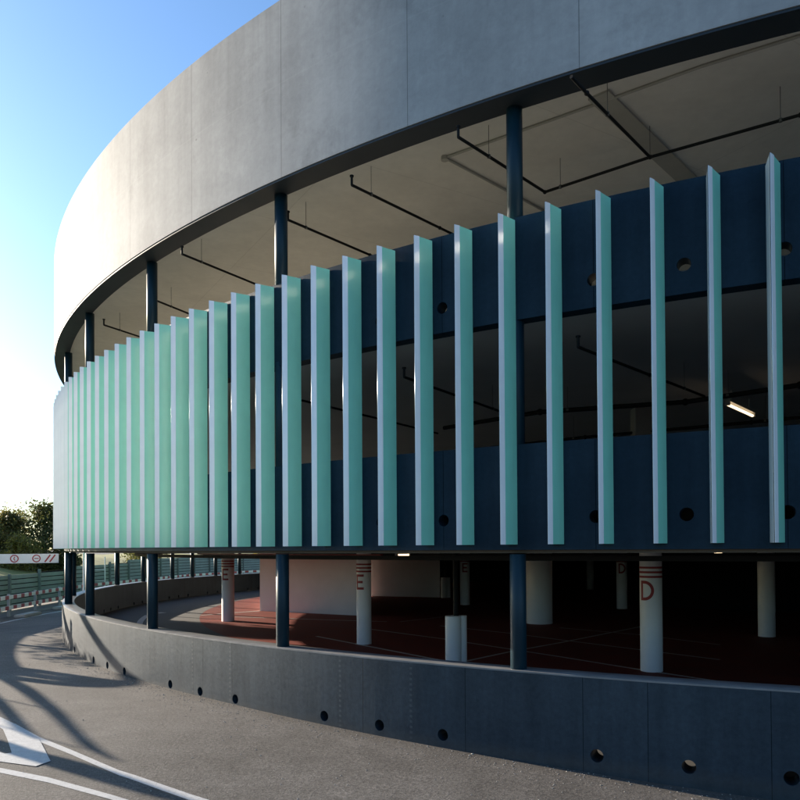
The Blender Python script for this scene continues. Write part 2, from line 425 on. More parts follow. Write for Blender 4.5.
# gravel verge and grass bank west of the road
def bank(x, y):
    d = -x - 19.2
    return 0.02 + (0 if d < 0 else 1.7 * min(1, d / 14))
def sheet(name, x0, x1, y0, y1, nx, ny, zf, m):
    bm = bmesh.new(); g = []
    for i in range(nx + 1):
        g.append([bm.verts.new((x, y, zf(x, y))) for j in range(ny + 1) for x, y in [(x0 + (x1 - x0) * i / nx, y0 + (y1 - y0) * j / ny)]])
    for i in range(nx):
        for j in range(ny): bm.faces.new((g[i][j], g[i + 1][j], g[i + 1][j + 1], g[i][j + 1]))
    return obj(name, bm, m, smooth=True)
tag(sheet('gravel_verge', -19.2, -16.0, -10, 110, 4, 60, lambda x, y: 0.012, MAT['verge']), kind='structure')
tag(sheet('grass_bank', -90, -19.1, -20, 160, 40, 60, lambda x, y: bank(x, y) + 0.15 * math.sin(x * .7 + y * .31) * min(1, max(0, (-x - 20) / 6)), MAT['grass']), kind='structure')
tag(sheet('grass_field', -19.1, 120, 72, 200, 30, 30, lambda x, y: 0.02 + min(2.2, max(0, (y - 95) * 0.06)), MAT['grass']), kind='structure')

# ------------------------------------------------------------------ the round car park
park = empty('car_park_building', (CX, CY, 0))
tag(park, 'round concrete car park with navy columns and a ring of upright teal fins', 'car park')
def part(name, bm, m, parent=park, smooth=False):
    o = obj(name, bm, m, None, True)
    o.parent = parent
    if parent is park: o.matrix_parent_inverse = Matrix.Translation(-park.location)
    return o
CPI = Matrix.Translation(-park.location)

def with_holes(o, ths, z, r0, r1, rad):
    bm = bmesh.new()
    for t in ths:
        a, b = P(r0, t, z), P(r1, t, z); tube(bm, a, b, rad, 20)
    me = bpy.data.meshes.new('cut'); bm.to_mesh(me); bm.free()
    c = bpy.data.objects.new('cut', me); col.objects.link(c)
    md = o.modifiers.new('b', 'BOOLEAN'); md.object = c; md.operation = 'DIFFERENCE'; md.solver = 'EXACT'
    bpy.context.view_layer.update()
    dg = bpy.context.evaluated_depsgraph_get()
    nm = bpy.data.meshes.new_from_object(o.evaluated_get(dg))
    for p in nm.polygons: p.use_smooth = True
    nm.set_sharp_from_angle(angle=R(30))
    o.modifiers.clear(); old = o.data; o.data = nm; nm.name = old.name
    bpy.data.objects.remove(c); bpy.data.meshes.remove(me); bpy.data.meshes.remove(old)
BAY = 360 / 43
hole_th = [-111.82 - BAY / 4 * k for k in range(-8, 60) if k % 4 != 0]

# low perimeter wall
w = part('perimeter_wall', revolve([(29.75, -0.6), (29.75, 1.06), (29.395, 1.06), (29.395, -0.6)]), MAT['wall'])
part('wall_top_sheen', revolve([(29.748, 1.062), (29.748, 1.083), (29.745, 1.085), (29.40, 1.085), (29.397, 1.083), (29.397, 1.062)]), MAT['wall_top'])  # paler top layer, sun sheen on the navy paint put into colour
with_holes(w, hole_th, 0.09, 29.2, 30.0, 0.083)
# guard walls of the two decks
g1 = part('guard_wall', revolve([(29.685, 2.69), (29.685, 4.105), (29.452, 4.105), (29.452, 2.69)]), MAT['guard'])
with_holes(g1, hole_th, 3.11, 29.2, 30.0, 0.083)
g2 = part('guard_wall', revolve([(29.685, 5.785), (29.685, 7.17), (29.45, 7.17), (29.45, 5.785)]), MAT['guard'])
with_holes(g2, hole_th, 6.14, 29.2, 30.0, 0.083)
# decks and roof
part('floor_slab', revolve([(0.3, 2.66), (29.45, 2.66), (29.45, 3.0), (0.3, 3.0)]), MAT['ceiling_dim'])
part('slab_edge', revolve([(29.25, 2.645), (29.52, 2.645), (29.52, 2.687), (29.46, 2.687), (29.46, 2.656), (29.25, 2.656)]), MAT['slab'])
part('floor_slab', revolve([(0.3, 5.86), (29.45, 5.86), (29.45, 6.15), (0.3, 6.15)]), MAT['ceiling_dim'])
part('deck_floor', revolve([(0.3, 6.154), (29.44, 6.154)], closed_prof=False), MAT['deck'])
part('deck_floor', revolve([(0.3, 3.004), (29.44, 3.004)], closed_prof=False), MAT['deck_dark'])
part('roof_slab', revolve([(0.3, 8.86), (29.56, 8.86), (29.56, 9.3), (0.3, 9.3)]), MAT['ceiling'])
# crowning parapet
part('parapet', revolve([(29.97, 8.735), (29.97, 11.64), (29.955, 11.655), (29.60, 11.655), (29.575, 11.63), (29.575, 8.735)]), MAT['concrete'])
part('parapet_soffit', revolve([(29.955, 8.70), (29.955, 8.733), (29.57, 8.733), (29.57, 8.86), (29.545, 8.855), (29.545, 8.70)]), MAT['soffit'])

# slim perimeter columns, one bay apart near the camera
cm = bmesh.new(); tube(cm, (0, 0, 0), (0, 0, 1), 0.11, 24)
for f in cm.faces: f.smooth = len(f.verts) == 4
col_me = bpy.data.meshes.new('column'); cm.to_mesh(col_me); cm.free(); col_me.materials.append(MAT['navy'])
def column(th, z0, z1, r=29.585):
    o = bpy.data.objects.new('column', col_me); col.objects.link(o); o.parent = park
    v = P(r, th); o.location = (v.x - CX, v.y - CY, z0); o.scale = (1, 1, z1 - z0)
    o.name = 'column'
near = [-111.83, -120.2, -128.6, -136.95, -145.25, -153.7, -162.1]
far = [-177.57, -184.1, -190.7, -195.0, -199.9, -204.8, -209.7, -214.6]
for t in near + far: column(t, 1.085, 2.63)
for t in near + far[:2]:
    column(t + (0 if t > -150 else 0), 4.105, 5.86); column(t, 7.165, 8.705)

# fins: a wedge in plan, pale strip at its outer edge
FT0, FDT = math.degrees(-1.99325), math.degrees(-0.02145)
ZT, ZB = 4.40391 + EYE, 0.03104 + EYE
def fin_pts(th):
    n = Vector((math.cos(R(th)), math.sin(R(th)))); ta = Vector((-n.y, n.x))
    f = lambda a, b: Vector((CX, CY)) + n * (30 - a) + ta * b
    return f
def fin_bm(bm, th, which):
    f = fin_pts(th)
    if which == 'blade':
        pts = [f(0.012, 0.004), f(0.078, 0.040), f(0.31, 0.118), f(0.31, -0.036), f(0.02, -0.004)]
    else:   # thin pearl cap folded round the outer edge
        pts = [f(0.014, -0.0055), f(0.008, -0.0055), f(0.004, -0.0045), f(0.0015, -0.002), f(0.0, 0.0012), f(0.002, 0.005), f(0.0765, 0.0445), f(0.0805, 0.0405), f(0.012, 0.0042)]
    prism(bm, [(p.x, p.y) for p in pts], ZB, ZT - (0.0 if which == 'blade' else -0.003))
fin0 = None; strip0 = None
NEARF = list(range(-5, 42))
bm = bmesh.new(); fin_bm(bm, FT0, 'blade')
bmesh.ops.translate(bm, verts=bm.verts, vec=(-CX, -CY, 0))
def back_faces(me):
    me.materials.append(MAT['fin_back'])
    c = Vector((-CX, -CY, 0)); f = fin_pts(FT0); a, b = f(0.012, 0.004), f(0.31, -0.036)
    for p in me.polygons:
        if abs(p.normal.z) < .5:
            k = p.center + Vector((CX, CY, 0)); t = math.degrees(math.atan2(k.y - CY, k.x - CX))
            n = Vector((math.cos(R(t)), math.sin(R(t)))); ta = Vector((-n.y, n.x))
            if Vector(p.normal[:2]).dot(ta) < -0.5: p.material_index = 1
fin0 = obj('fin', bm, MAT['fin'], park); back_faces(fin0.data)
bm = bmesh.new(); fin_bm(bm, FT0, 'strip')
bmesh.ops.translate(bm, verts=bm.verts, vec=(-CX, -CY, 0))
strip0 = obj('edge_strip', bm, MAT['fin_edge'], fin0)
strip0.data.materials.append(MAT['fin_nose'])
_f = fin_pts(FT0)
for p in strip0.data.polygons:
    if abs(p.normal.z) < .5:
        q = Vector((p.center.x + CX, p.center.y + CY)); a_, n_ = _f(0, 0.0012), _f(0, 0.0012) - _f(1, 0.0012)
        ta_ = Vector((-n_.y, n_.x))
        if (q - a_).dot(ta_) < 0.0 and (q - a_).dot(n_) > -0.016: p.material_index = 1; p.use_smooth = True
for i in NEARF:
    if i == 0: continue
    a = fin0.copy(); col.objects.link(a); a.rotation_euler.z = R(FDT * i)
    b = strip0.copy(); col.objects.link(b); b.parent = a
bm = bmesh.new()
for i in range(42, 288): fin_bm(bm, FT0 + FDT * i, 'blade')
o = part('fin', bm, MAT['fin']); o['kind'] = 'stuff'; back_faces(o.data)
# ground-floor interior
part('light_block_wall', revolve([(29.38, 0.0), (29.38, 2.655), (29.2, 2.655), (29.2, 0.0)], -455, -217, 120), MAT['black'])  # added dark screen, shuts out far-side daylight so the interior stays dark
part('light_block_wall', revolve([(29.44, 4.11), (29.44, 5.855), (29.3, 5.855), (29.3, 4.11)], -455, -235, 120), MAT['guard'])  # added screen, closes the middle deck's back to keep it dark
part('inner_floor', revolve([(0.3, 0.0), (29.39, 0.0)], closed_prof=False), MAT['inner_road'])
part('red_floor', revolve([(0.3, 0.004), (25.2, 0.004)], closed_prof=False, n=172), MAT['red_floor'])
def inner_line(pts, w):
    bm = bmesh.new()
    for a, b in zip(pts, pts[1:]):
        a, b = Vector(a), Vector(b); d = (b - a).normalized(); n = Vector((-d.y, d.x)) * w / 2
        bm.faces.new([bm.verts.new((p.x, p.y, 0.008)) for p in (a - n, b - n, b + n, a + n)])
    part('bay_line', bm, MAT['line_in'])
inner_line([(-2.6, 23.0), (1.01, 17.9), (2.6, 15.6)], 0.1)
inner_line([(-1.38, 25.36), (1.32, 22.08), (3.94, 18.43), (5.27, 16.43), (6.5, 14.8)], 0.1)
inner_line([(0.6, 16.6), (1.61, 17.87), (2.84, 19.36), (4.51, 21.1), (8.08, 25.14)], 0.1)
inner_line([(1.37, 25.85), (3.45, 23.49), (4.66, 21.78), (6.29, 19.58), (7.62, 17.79)], 0.1)
inner_line([(5.35, 24.98), (7.35, 22.88), (8.77, 20.47)], 0.1)
inner_line([(-0.02, 27.32), (1.67, 29.17)], 0.1)
inner_line([(-8.16, 30.47), (-6.13, 32.49)], 0.14)
inner_line([(-6.6, 29.71), (-2.79, 28.25), (-0.5, 27.4)], 0.1)
inner_line([P(27.35, t).to_2d() for t in (-160, -162, -164, -166, -168, -169.5)], 0.22)
inner_line([(-10.35, 31.6), (-10.15, 31.95)], 0.35)

# core walls
def core(pts, name='core_wall_or_blocker'):
    bm = bmesh.new(); prism(bm, pts, 0.0, 2.655); part(name, bm, MAT['white_wall'])
core([(-6.13, 32.49), (-1.42, 29.8), (-2.2, 41.5), (-7.1, 40.5)])
core([(-2.2, 42.35), (2.16, 40.5), (2.6, 50.0), (-2.6, 50.0)])
# round interior pillars with red bands and a bay letter
def arc_patch(bm, c, r, a0, a1, z0, z1, n=6):
    prev = None
    for i in range(n + 1):
        a = a0 + (a1 - a0) * i / n
        lo = bm.verts.new((c[0] + r * math.cos(a), c[1] + r * math.sin(a), z0)); hi = bm.verts.new((lo.co.x, lo.co.y, z1))
        if prev: bm.faces.new((prev[0], lo, hi, prev[1]))
        prev = (lo, hi)
def pillar(x, y, rad, letter=None, off=-0.75):
    bm = bmesh.new(); tube(bm, (x, y, 0), (x, y, 2.655), rad, 40)
    p = part('pillar', bm, MAT['white_wall'], smooth=True)
    if not letter: return
    face = math.atan2(-y, -x)
    r1 = rad + 0.004
    for k in range(3):
        b = bmesh.new(); arc_patch(b, (x, y), r1, 0, 2 * math.pi, 2.24 - 0.1 * k, 2.285 - 0.1 * k, 48)
        s = obj('band', b, MAT['red_paint'], None); s.parent = p
    # letter, left edge at face+off (seen from outside angle grows to the left... so right = +)
    b = bmesh.new(); h0, h1, t = 1.55, 1.98, 0.065
    L = lambda u0, u1, z0, z1: arc_patch(b, (x, y), r1, face + off + u0 / rad, face + off + u1 / rad, z0, z1)
    W = 0.25 if letter == 'E' else 0.3
    if letter == 'E':
        L(0, 0.06, h0, h1)
        L(0.06, W, h0, h0 + t); L(0.06, W, h1 - t, h1); L(0.06, W * 0.88, (h0 + h1 - t) / 2, (h0 + h1 + t) / 2)
    else:
        L(0, 0.06, h0, h1)
        N = 14; pr = None
        for i in range(N + 1):
            a = -math.pi / 2 + math.pi * i / N
            cz = (h0 + h1) / 2; ro, ri = (h1 - h0) / 2, (h1 - h0) / 2 - t
            uo, zo = 0.1 + (W - 0.1) * math.cos(a), cz + ro * math.sin(a)
            ui, zi = 0.1 + (W - 0.1 - 0.062) * math.cos(a), cz + ri * math.sin(a)
            vs = []
            for u, z in ((uo, zo), (ui, zi)):
                an = face + off + u / rad
                vs.append(b.verts.new((x + r1 * math.cos(an), y + r1 * math.sin(an), z)))
            if pr: b.faces.new((pr[0], vs[0], vs[1], pr[1]))
            pr = vs
        L(0.06, 0.1, h0, h0 + t); L(0.06, 0.1, h1 - t, h1)
    s = obj('letter', b, MAT['red_paint'], None); s.parent = p
def off_back(x, y, rad):          # move centre back so the foot's front touches the point
    d = math.hypot(x, y); return x * (1 + rad * .6 / d), y * (1 + rad * .6 / d)
for x, y, l, o_, rad in ((5.44, 16.16, 'D', -1.0, .235), (-1.03, 21.03, 'E', -1.2, .21), (-6.46, 27.9, 'E', -1.0, .235), (3.05, 35.15, 'E', -0.5, .235), (10.91, 22.19, None, 0, .24), (9.64, 32.38, 'D', -.6, .23), (15.15, 38.94, None, 0, .23), (4.9, 26.3, None, 0, .47), (20.5, 27.0, None, 0, .23), (22, 40, None, 0, .23), (12, 47, None, 0, .23)):
    px, py = off_back(x, y, rad); pillar(px, py, rad, l, o_)
# service pipes that ring the ceiling of the ground floor
part('ceiling_pipe', revolve([(27.4, 2.50), (27.5, 2.50), (27.5, 2.58), (27.4, 2.58)]), MAT['pipe'])
part('ceiling_pipe', revolve([(22.0, 2.47), (22.12, 2.47), (22.12, 2.57), (22.0, 2.57)]), MAT['pipe'])
part('ceiling_pipe', revolve([(25.2, 2.52), (25.28, 2.52), (25.28, 2.58), (25.2, 2.58)], -230, -132, 60), MAT['red_pipe'])
# added black cylinders in the middle, blocking light so the decks stay dark
bm = bmesh.new(); tube(bm, (CX, CY, 0), (CX, CY, 2.655), 5.0, 48); part('core_wall_or_blocker', bm, MAT['black'], smooth=True)
bm = bmesh.new(); tube(bm, (CX, CY, 3.005), (CX, CY, 5.855), 5.0, 48); part('core_wall_or_blocker', bm, MAT['black'], smooth=True)

# drain pipes with a white bump sleeve
def drain(x, y, label, s=1.0):
    e = empty('drain_pipe', (x, y, 0)); tag(e, label, 'pipe', 'drain pipes with white sleeves inside the car park')
    bm = bmesh.new(); tube(bm, (0.0, 0.1, 0.3), (0.0, 0.1, 2.65), 0.065, 14); obj('pipe', bm, MAT['pipe'], e, True)
    bm = bmesh.new(); tube(bm, (-0.07, 0.05, 0.008), (-0.07, 0.05, 1.1 * s), 0.19, 28)
    obj('sleeve', bm, MAT['white_wall'], e, True)
    bm = bmesh.new(); tube(bm, (0.16, 0.14, 0.008), (0.16, 0.14, 1.1 * s), 0.10, 20)
    obj('side_sleeve', bm, MAT['white_wall'], e, True)
drain(1.32, 17.62, 'dark drain pipe in a waist-high white sleeve, left of the navy column')
drain(2.45, 41.0 - 0.9, 'dark drain pipe in a white sleeve at the right end of the far white wall')

# hanging sprinkler pipes under the ceilings
def ray(u, v):
    xr, zr = (u - 400) / 743.7, -(v - 537.86) / 743.7
    d = rt * xr + up * zr + fwd
    return d
def sprink(pts, z, ceil, label, rods=(0.25, 0.8), r=0.022, tip=True):
    e = empty('sprinkler_pipe', (pts[0][0], pts[0][1], z)); tag(e, label, 'pipe', 'sprinkler pipes hanging under the deck ceilings')
    o = Vector((pts[0][0], pts[0][1], z))
    bm = bmesh.new()
    V = [Vector((x, y, z)) - o for x, y in pts]
    for a, b in zip(V, V[1:]): tube(bm, a, b, r, 10)
    for v in V[1:-1]: bmesh.ops.create_icosphere(bm, subdivisions=2, radius=r * 1.5, matrix=Matrix.Translation(v))
    obj('pipe_run', bm, MAT['pipe'], e, True)
    if tip:
        bm = bmesh.new(); tube(bm, V[0], V[0] + Vector((0, 0, 0.13)), r * .9, 10); tube(bm, V[0] + Vector((0, 0, .13)), V[0] + Vector((0, 0, .15)), r * 1.5, 10)
        obj('sprinkler_head', bm, MAT['pipe'], e, True)
    for t in rods:
        k = t * (len(V) - 1); i = min(int(k), len(V) - 2); p = V[i].lerp(V[i + 1], k - i)
        bm = bmesh.new(); tube(bm, p, (p.x, p.y, ceil - z), 0.0045, 6); tube(bm, p - Vector((0, 0, .02)), p + Vector((0, 0, .025)), r * 1.15, 10)
        obj('hanger_rod', bm, MAT['rod'], e)
def ext(a, b, k):
    a, b = Vector(a), Vector(b); return tuple(a + (b - a) * k)
C2 = 8.858
sprink([(0.84, 10.21), (2.35, 11.82), (3.68, 10.77), (5.31, 9.73), (7.6, 8.6)], 8.4, C2, 'angled sprinkler pipe under the top ceiling, reaching in behind the second navy column', (0.08, 0.29, 0.5, 0.72))
sprink([(2.1, 8.9), (2.37, 9.23), (3.66, 10.75)], 8.4, C2, 'short black sprinkler pipe joining the long angled one under the top ceiling at upper right', (0.65,), tip=False)
sprink([(-0.72, 11.55), (0.74, 13.13), (2.4, 14.9)], 8.4, C2, 'straight sprinkler pipe under the top ceiling midway between the two nearest navy columns', (0.1, 0.8))
sprink([(-1.9, 12.77), (-0.55, 14.33), (1.0, 16.1)], 8.4, C2, 'sprinkler pipe under the top ceiling starting just right of the left tall navy column', (0.1, 0.8))
sprink([(-4.16, 14.23), (-2.82, 16.25), (-1.6, 18.1)], 8.4, C2, 'sprinkler pipe under the top ceiling just left of the tall navy column at left', (0.1, 0.8))
sprink([(-5.55, 16.86), (-4.4, 19.2), (-3.4, 21.2)], 8.4, C2, 'sprinkler pipe under the top ceiling emerging behind the third navy column from the right', (0.1, 0.8))
sprink([(-7.45, 18.72), (-6.3, 21.0), (-5.4, 23)], 8.4, C2, 'leftmost sprinkler pipe under the top ceiling, above the pale crowded fins', (0.1, 0.8))
C1 = 5.858
sprink([(2.4, 9.92), (3.92, 11.58), (5.45, 13.25)], 5.4, C1, 'sprinkler pipe in the middle opening ending between the fourth and fifth fins from the right', (0.2, 0.8))
sprink([(0.08, 11.61), (1.16, 13.31), (2.24, 15.02)], 5.4, C1, 'sprinkler pipe in the middle opening with its tip just left of the nearest mid column', (0.2, 0.8))
sprink([(-1.9, 13.2), (-0.4, 15.4), (0.9, 17.4)], 5.4, C1, 'sprinkler pipe in the middle opening behind the closely set fins at centre left', (0.2, 0.8))
sprink([(1.0, 16.6), (2.79, 14.71), (5.31, 13.77), (6.69, 12.37), (9.0, 11.2)], 5.4, C1, 'long thick sprinkler main crossing the middle opening beside the lit tube', (0.3, 0.6, 0.85), 0.045, False)
sprink([(2.2, 19.5), (4.4, 17.6), (7.4, 15.6), (9.6, 14.0)], 5.32, C1, 'rear sprinkler main low in the middle opening, further in than the lit tube', (0.3, 0.7), 0.035, False)
bm = bmesh.new()
for a, b in (((0.74, 11.59), (2.03, 12.84)), ((2.03, 12.84), (3.4, 14.2)), ((0.74, 11.59), (2.79, 10.17)), ((2.79, 10.17), (3.87, 9.41)), ((3.87, 9.41), (5.6, 8.4))):
    tube(bm, (*a, 8.84), (*b, 8.84), 0.02, 10)
part('painted_conduit', bm, MAT['conduit'])
bm = bmesh.new(); tube(bm, (0.74, 11.59, 8.80), (0.74, 11.59, 8.862), 0.06, 16); part('junction_box', bm, MAT['conduit'])
bm = bmesh.new(); bar(bm, (2.72, 9.99, 8.845), (6.6, 14.3, 8.845), 0.3, 0.035); part('ceiling_strip', bm, MAT['conduit'])
# hanging sign stub
bm = bmesh.new(); box(bm, (5.5, 16.9, 5.0), 0.36, 0.36, 0.86); part('hanging_duct', bm, MAT['deck_dark'])

def tube_lamp(a, b, label, s=1.0):
    a, b = Vector(a), Vector(b); o = (a + b) / 2
    e = empty('tube_lamp', o); tag(e, label, 'lamp', 'fluorescent tube lamps on the ceilings')
    d = (b - a).normalized()
    bm = bmesh.new(); bar(bm, a - o + Vector((0, 0, .075)), b - o + Vector((0, 0, .075)), 0.11, 0.05)
    for k in (-1, 1):
        q = (b - a) / 2 * k * 0.97; bar(bm, q - d * .02 + Vector((0, 0, .03)), q + d * .02 + Vector((0, 0, .03)), 0.09, 0.1)
        tube(bm, q * .7 + Vector((0, 0, .1)), q * .7 + Vector((0, 0, .3)), 0.008, 6)
    obj('housing', bm, MAT['lamp_body'], e)
    bm = bmesh.new(); tube(bm, (a - o) * .95, (b - o) * .95, 0.026 * s, 12); obj('tube', bm, MAT['tube'], e, True)
tube_lamp((6.1, 13.8, 5.36), (7.19, 15.08, 5.36), 'lit warm fluorescent tube under the middle ceiling near the right edge')
tube_lamp((-0.1, 20.0, 2.53), (0.25, 20.25, 2.53), 'lit tube lamp under the low ceiling in front of the pink lit wall')
tube_lamp((5.9, 26.5, 2.55), (6.1, 26.7, 2.55), 'small lit lamp under the low ceiling left of the pillar marked D')
tube_lamp((8.7, 20.6, 2.55), (9.0, 20.8, 2.55), 'dim lit lamp under the low ceiling right of the pillar marked D')

# ------------------------------------------------------------------ street side, far left
# height-limit beam on its post
hb = empty('height_limit_bar', (-14.9, 25.6, 0))
tag(hb, 'white height-limit bar with three round red prohibition signs and two red slashes', 'height bar')
A, B = Vector((-12.35, 26.9, 2.42)), Vector((-16.5, 24.9, 2.42))
dr = (B - A).normalized()
nr = Vector((dr.y, -dr.x, 0)); nr = nr if nr.y < 0 else -nr
bm = bmesh.new(); bar(bm, A - hb.location, B - hb.location, 0.05, 0.33); obj('beam', bm, MAT['white_metal'], hb)
bm = bmesh.new(); tube(bm, Vector((-16.4, 25.0, 0)) - hb.location, Vector((-16.4, 25.0, 3.0)) - hb.location, 0.08, 16); obj('post', bm, MAT['galv'], hb, True)
def on_bar(s, h, lift=0.028): return A + dr * s + Vector((0, 0, h)) + nr * lift - hb.location
def quad_bar(bm, s0, h0, s1, h1, w, lift=0.029):
    d = Vector((s1 - s0, h1 - h0)).normalized(); n = Vector((-d.y, d.x)) * w / 2
    bm.faces.new([bm.verts.new(on_bar(s, h, lift)) for s, h in ((s0 - n.x, h0 - n.y), (s1 - n.x, h1 - n.y), (s1 + n.x, h1 + n.y), (s0 + n.x, h0 + n.y))])
for s in (0.72, 1.42, 2.12, 2.82):
    bm = bmesh.new(); N = 28
    for i in range(N):
        a0, a1 = 2 * math.pi * i / N, 2 * math.pi * (i + 1) / N
        bm.faces.new([bm.verts.new(on_bar(s + r * math.cos(a), r * math.sin(a))) for r, a in ((.10, a0), (.10, a1), (.138, a1), (.138, a0))])
    if abs(s - 1.42) < .1:
        quad_bar(bm, s - .02, -.07, s + .02, 0.0, .03); quad_bar(bm, s + .02, 0.0, s - .015, .07, .03)
    elif s > 2:
        quad_bar(bm, s - .06, 0.0, s - .01, 0.0, .05); quad_bar(bm, s + .01, 0, s + .06, 0, .05)
    else:
        quad_bar(bm, s - .07, 0.0, s + .07, 0.0, .03)
    obj('round_sign', bm, MAT['red_enamel'], hb)
for s in (0.36, 0.20):
    bm = bmesh.new(); quad_bar(bm, s + .09, -.13, s - .09, .13, .05); obj('slash', bm, MAT['red_enamel'], hb)

# red and white guard rail
def poly_at(pts, s):
    for a, b in zip(pts, pts[1:]):
        a, b = Vector(a), Vector(b); l = (b - a).length
        if s <= l: return a + (b - a) * s / l, (b - a).normalized()
        s -= l
    return Vector(pts[-1]), (Vector(pts[-1]) - Vector(pts[-2])).normalized()
def plen(pts): return sum((Vector(b) - Vector(a)).length for a, b in zip(pts, pts[1:]))
rail_path = [(-15.0, 21), (-15.8, 29.4), (-16.5, 35), (-16.8, 40), (-16.2, 47), (-15.6, 54), (-13, 62), (-8, 68), (0, 72)]
rail = empty('crash_barrier', (-15.8, 29.4, 0)); tag(rail, 'two-rail red and white striped road barrier along the outer road edge', 'barrier')
rail2 = None
Lr = plen(rail_path)
for z in (0.80, 0.37):
    bm = bmesh.new(); s = 0.0; k = 0; prev = None; mi = []
    while True:
        p, d = poly_at(rail_path, min(s, Lr)); n = Vector((-d.y, d.x)) * 0.025
        q = [bm.verts.new(Vector((p.x + sx * n.x, p.y + sx * n.y, z + dz)) - rail.location) for sx, dz in ((-1, -.075), (1, -.075), (1, .075), (-1, .075))]
        if prev:
            for e_ in range(4):
                f = bm.faces.new((prev[e_], prev[(e_ + 1) % 4], q[(e_ + 1) % 4], q[e_])); f.material_index = k % 2
            k += 1
        else: bm.faces.new(q)
        prev = q
        if s >= Lr: bm.faces.new(list(reversed(q))); break
        s += 0.38 if k % 2 else 0.46
    o = obj('rail', bm, MAT['white_metal'], rail); o.data.materials.append(MAT['red_enamel'])
s = 0.5
while s < Lr:
    p, d = poly_at(rail_path, s); n = Vector((-d.y, d.x, 0))
    c = Vector((p.x, p.y, 0)) + (n if n.x < 0 else -n) * 0.09 - rail.location
    bm = bmesh.new(); box(bm, c, 0.09, 0.09, 0.92); obj('post', bm, MAT['galv'], rail); s += 3.0
# kerb slabs at the foot of the barrier
for (x, y) in ((-14.9, 26.6), (-15.3, 30.6), (-15.6, 34.5)):
    bm = bmesh.new(); box(bm, (0, 0, 0), 0.45, 1.7, 0.13, 0.08)
    bmesh.ops.bevel(bm, geom=bm.edges[:], offset=0.03, segments=2, affect='EDGES')
    o = obj('kerb_block', bm, MAT['kerb']); o.location = (x, y, 0.003)
    tag(o, {26.6: 'pale kerb block under the barrier, nearest the frame edge', 30.6: 'pale kerb block under the barrier, between its two neighbours', 34.5: 'pale kerb block under the barrier, closest to the round wall'}[y], 'kerb', 'kerb blocks by the barrier')

# green slatted fence
fpath = [(-16.6, 18), (-17.6, 32.6), (-17.9, 38.5), (-18.0, 44), (-17.8, 56), (-16, 68), (-11, 78), (-3, 85), (8, 90)]
fe = empty('slatted_fence', (-17.6, 32.6, 0)); tag(fe, 'grey-green horizontal slat fence behind the striped barrier', 'fence')
Lf = plen(fpath); s = 0; k = 0
while s < Lf - 1:
    st = 3.1
    a, _ = poly_at(fpath, s); b, _ = poly_at(fpath, min(Lf, s + st))
    top = 1.62 + (0.14 if s > 15.5 else 0) + 0.25 * min(1, max(0, (s - 19) / 12))
    bm = bmesh.new(); z = 0.06
    while z < top - .15:
        bar(bm, Vector((a.x, a.y, z + .105)) - fe.location, Vector((b.x, b.y, z + .1)) - fe.location, 0.045, 0.180); z += 0.222

    obj('slat_panel', bm, MAT['fence'], fe)
    bm = bmesh.new(); bar(bm, Vector((a.x - .035, a.y, top / 2)) - fe.location, Vector((b.x - .035, b.y, top / 2)) - fe.location, 0.02, top - .2)
    obj('gap_blocker', bm, MAT['black'], fe)  # added black sheet so the gaps between slats stay dark
    bm = bmesh.new(); box(bm, Vector((a.x + .08, a.y, 0)) - fe.location, 0.11, 0.11, top + .02); obj('post', bm, MAT['fence_post'], fe)
    s += st; k += 1
# plain posts by the road
def post(name, x, y, h, r, label, arm=None):
    e = empty(name, (x, y, 0)); tag(e, label, 'post')
    bm = bmesh.new(); tube(bm, (0, 0, 0), (0, 0, h), r, 12); obj('pole', bm, MAT['white_metal'], e, True)
    if arm:
        bm = bmesh.new()
        for z in arm: bar(bm, (-1.1, 0.1, z), (0, 0, z), 0.03, 0.04)
        obj('crossbars', bm, MAT['white_metal'], e)
post('sign_post', -14.15, 33.3, 2.75, 0.05, 'pale slim post seen between the two leftmost navy columns')
post('frame_post', -17.3, 43.6, 2.3, 0.03, 'thin pale post with two crossbars against the green fence', (0.9, 1.55))

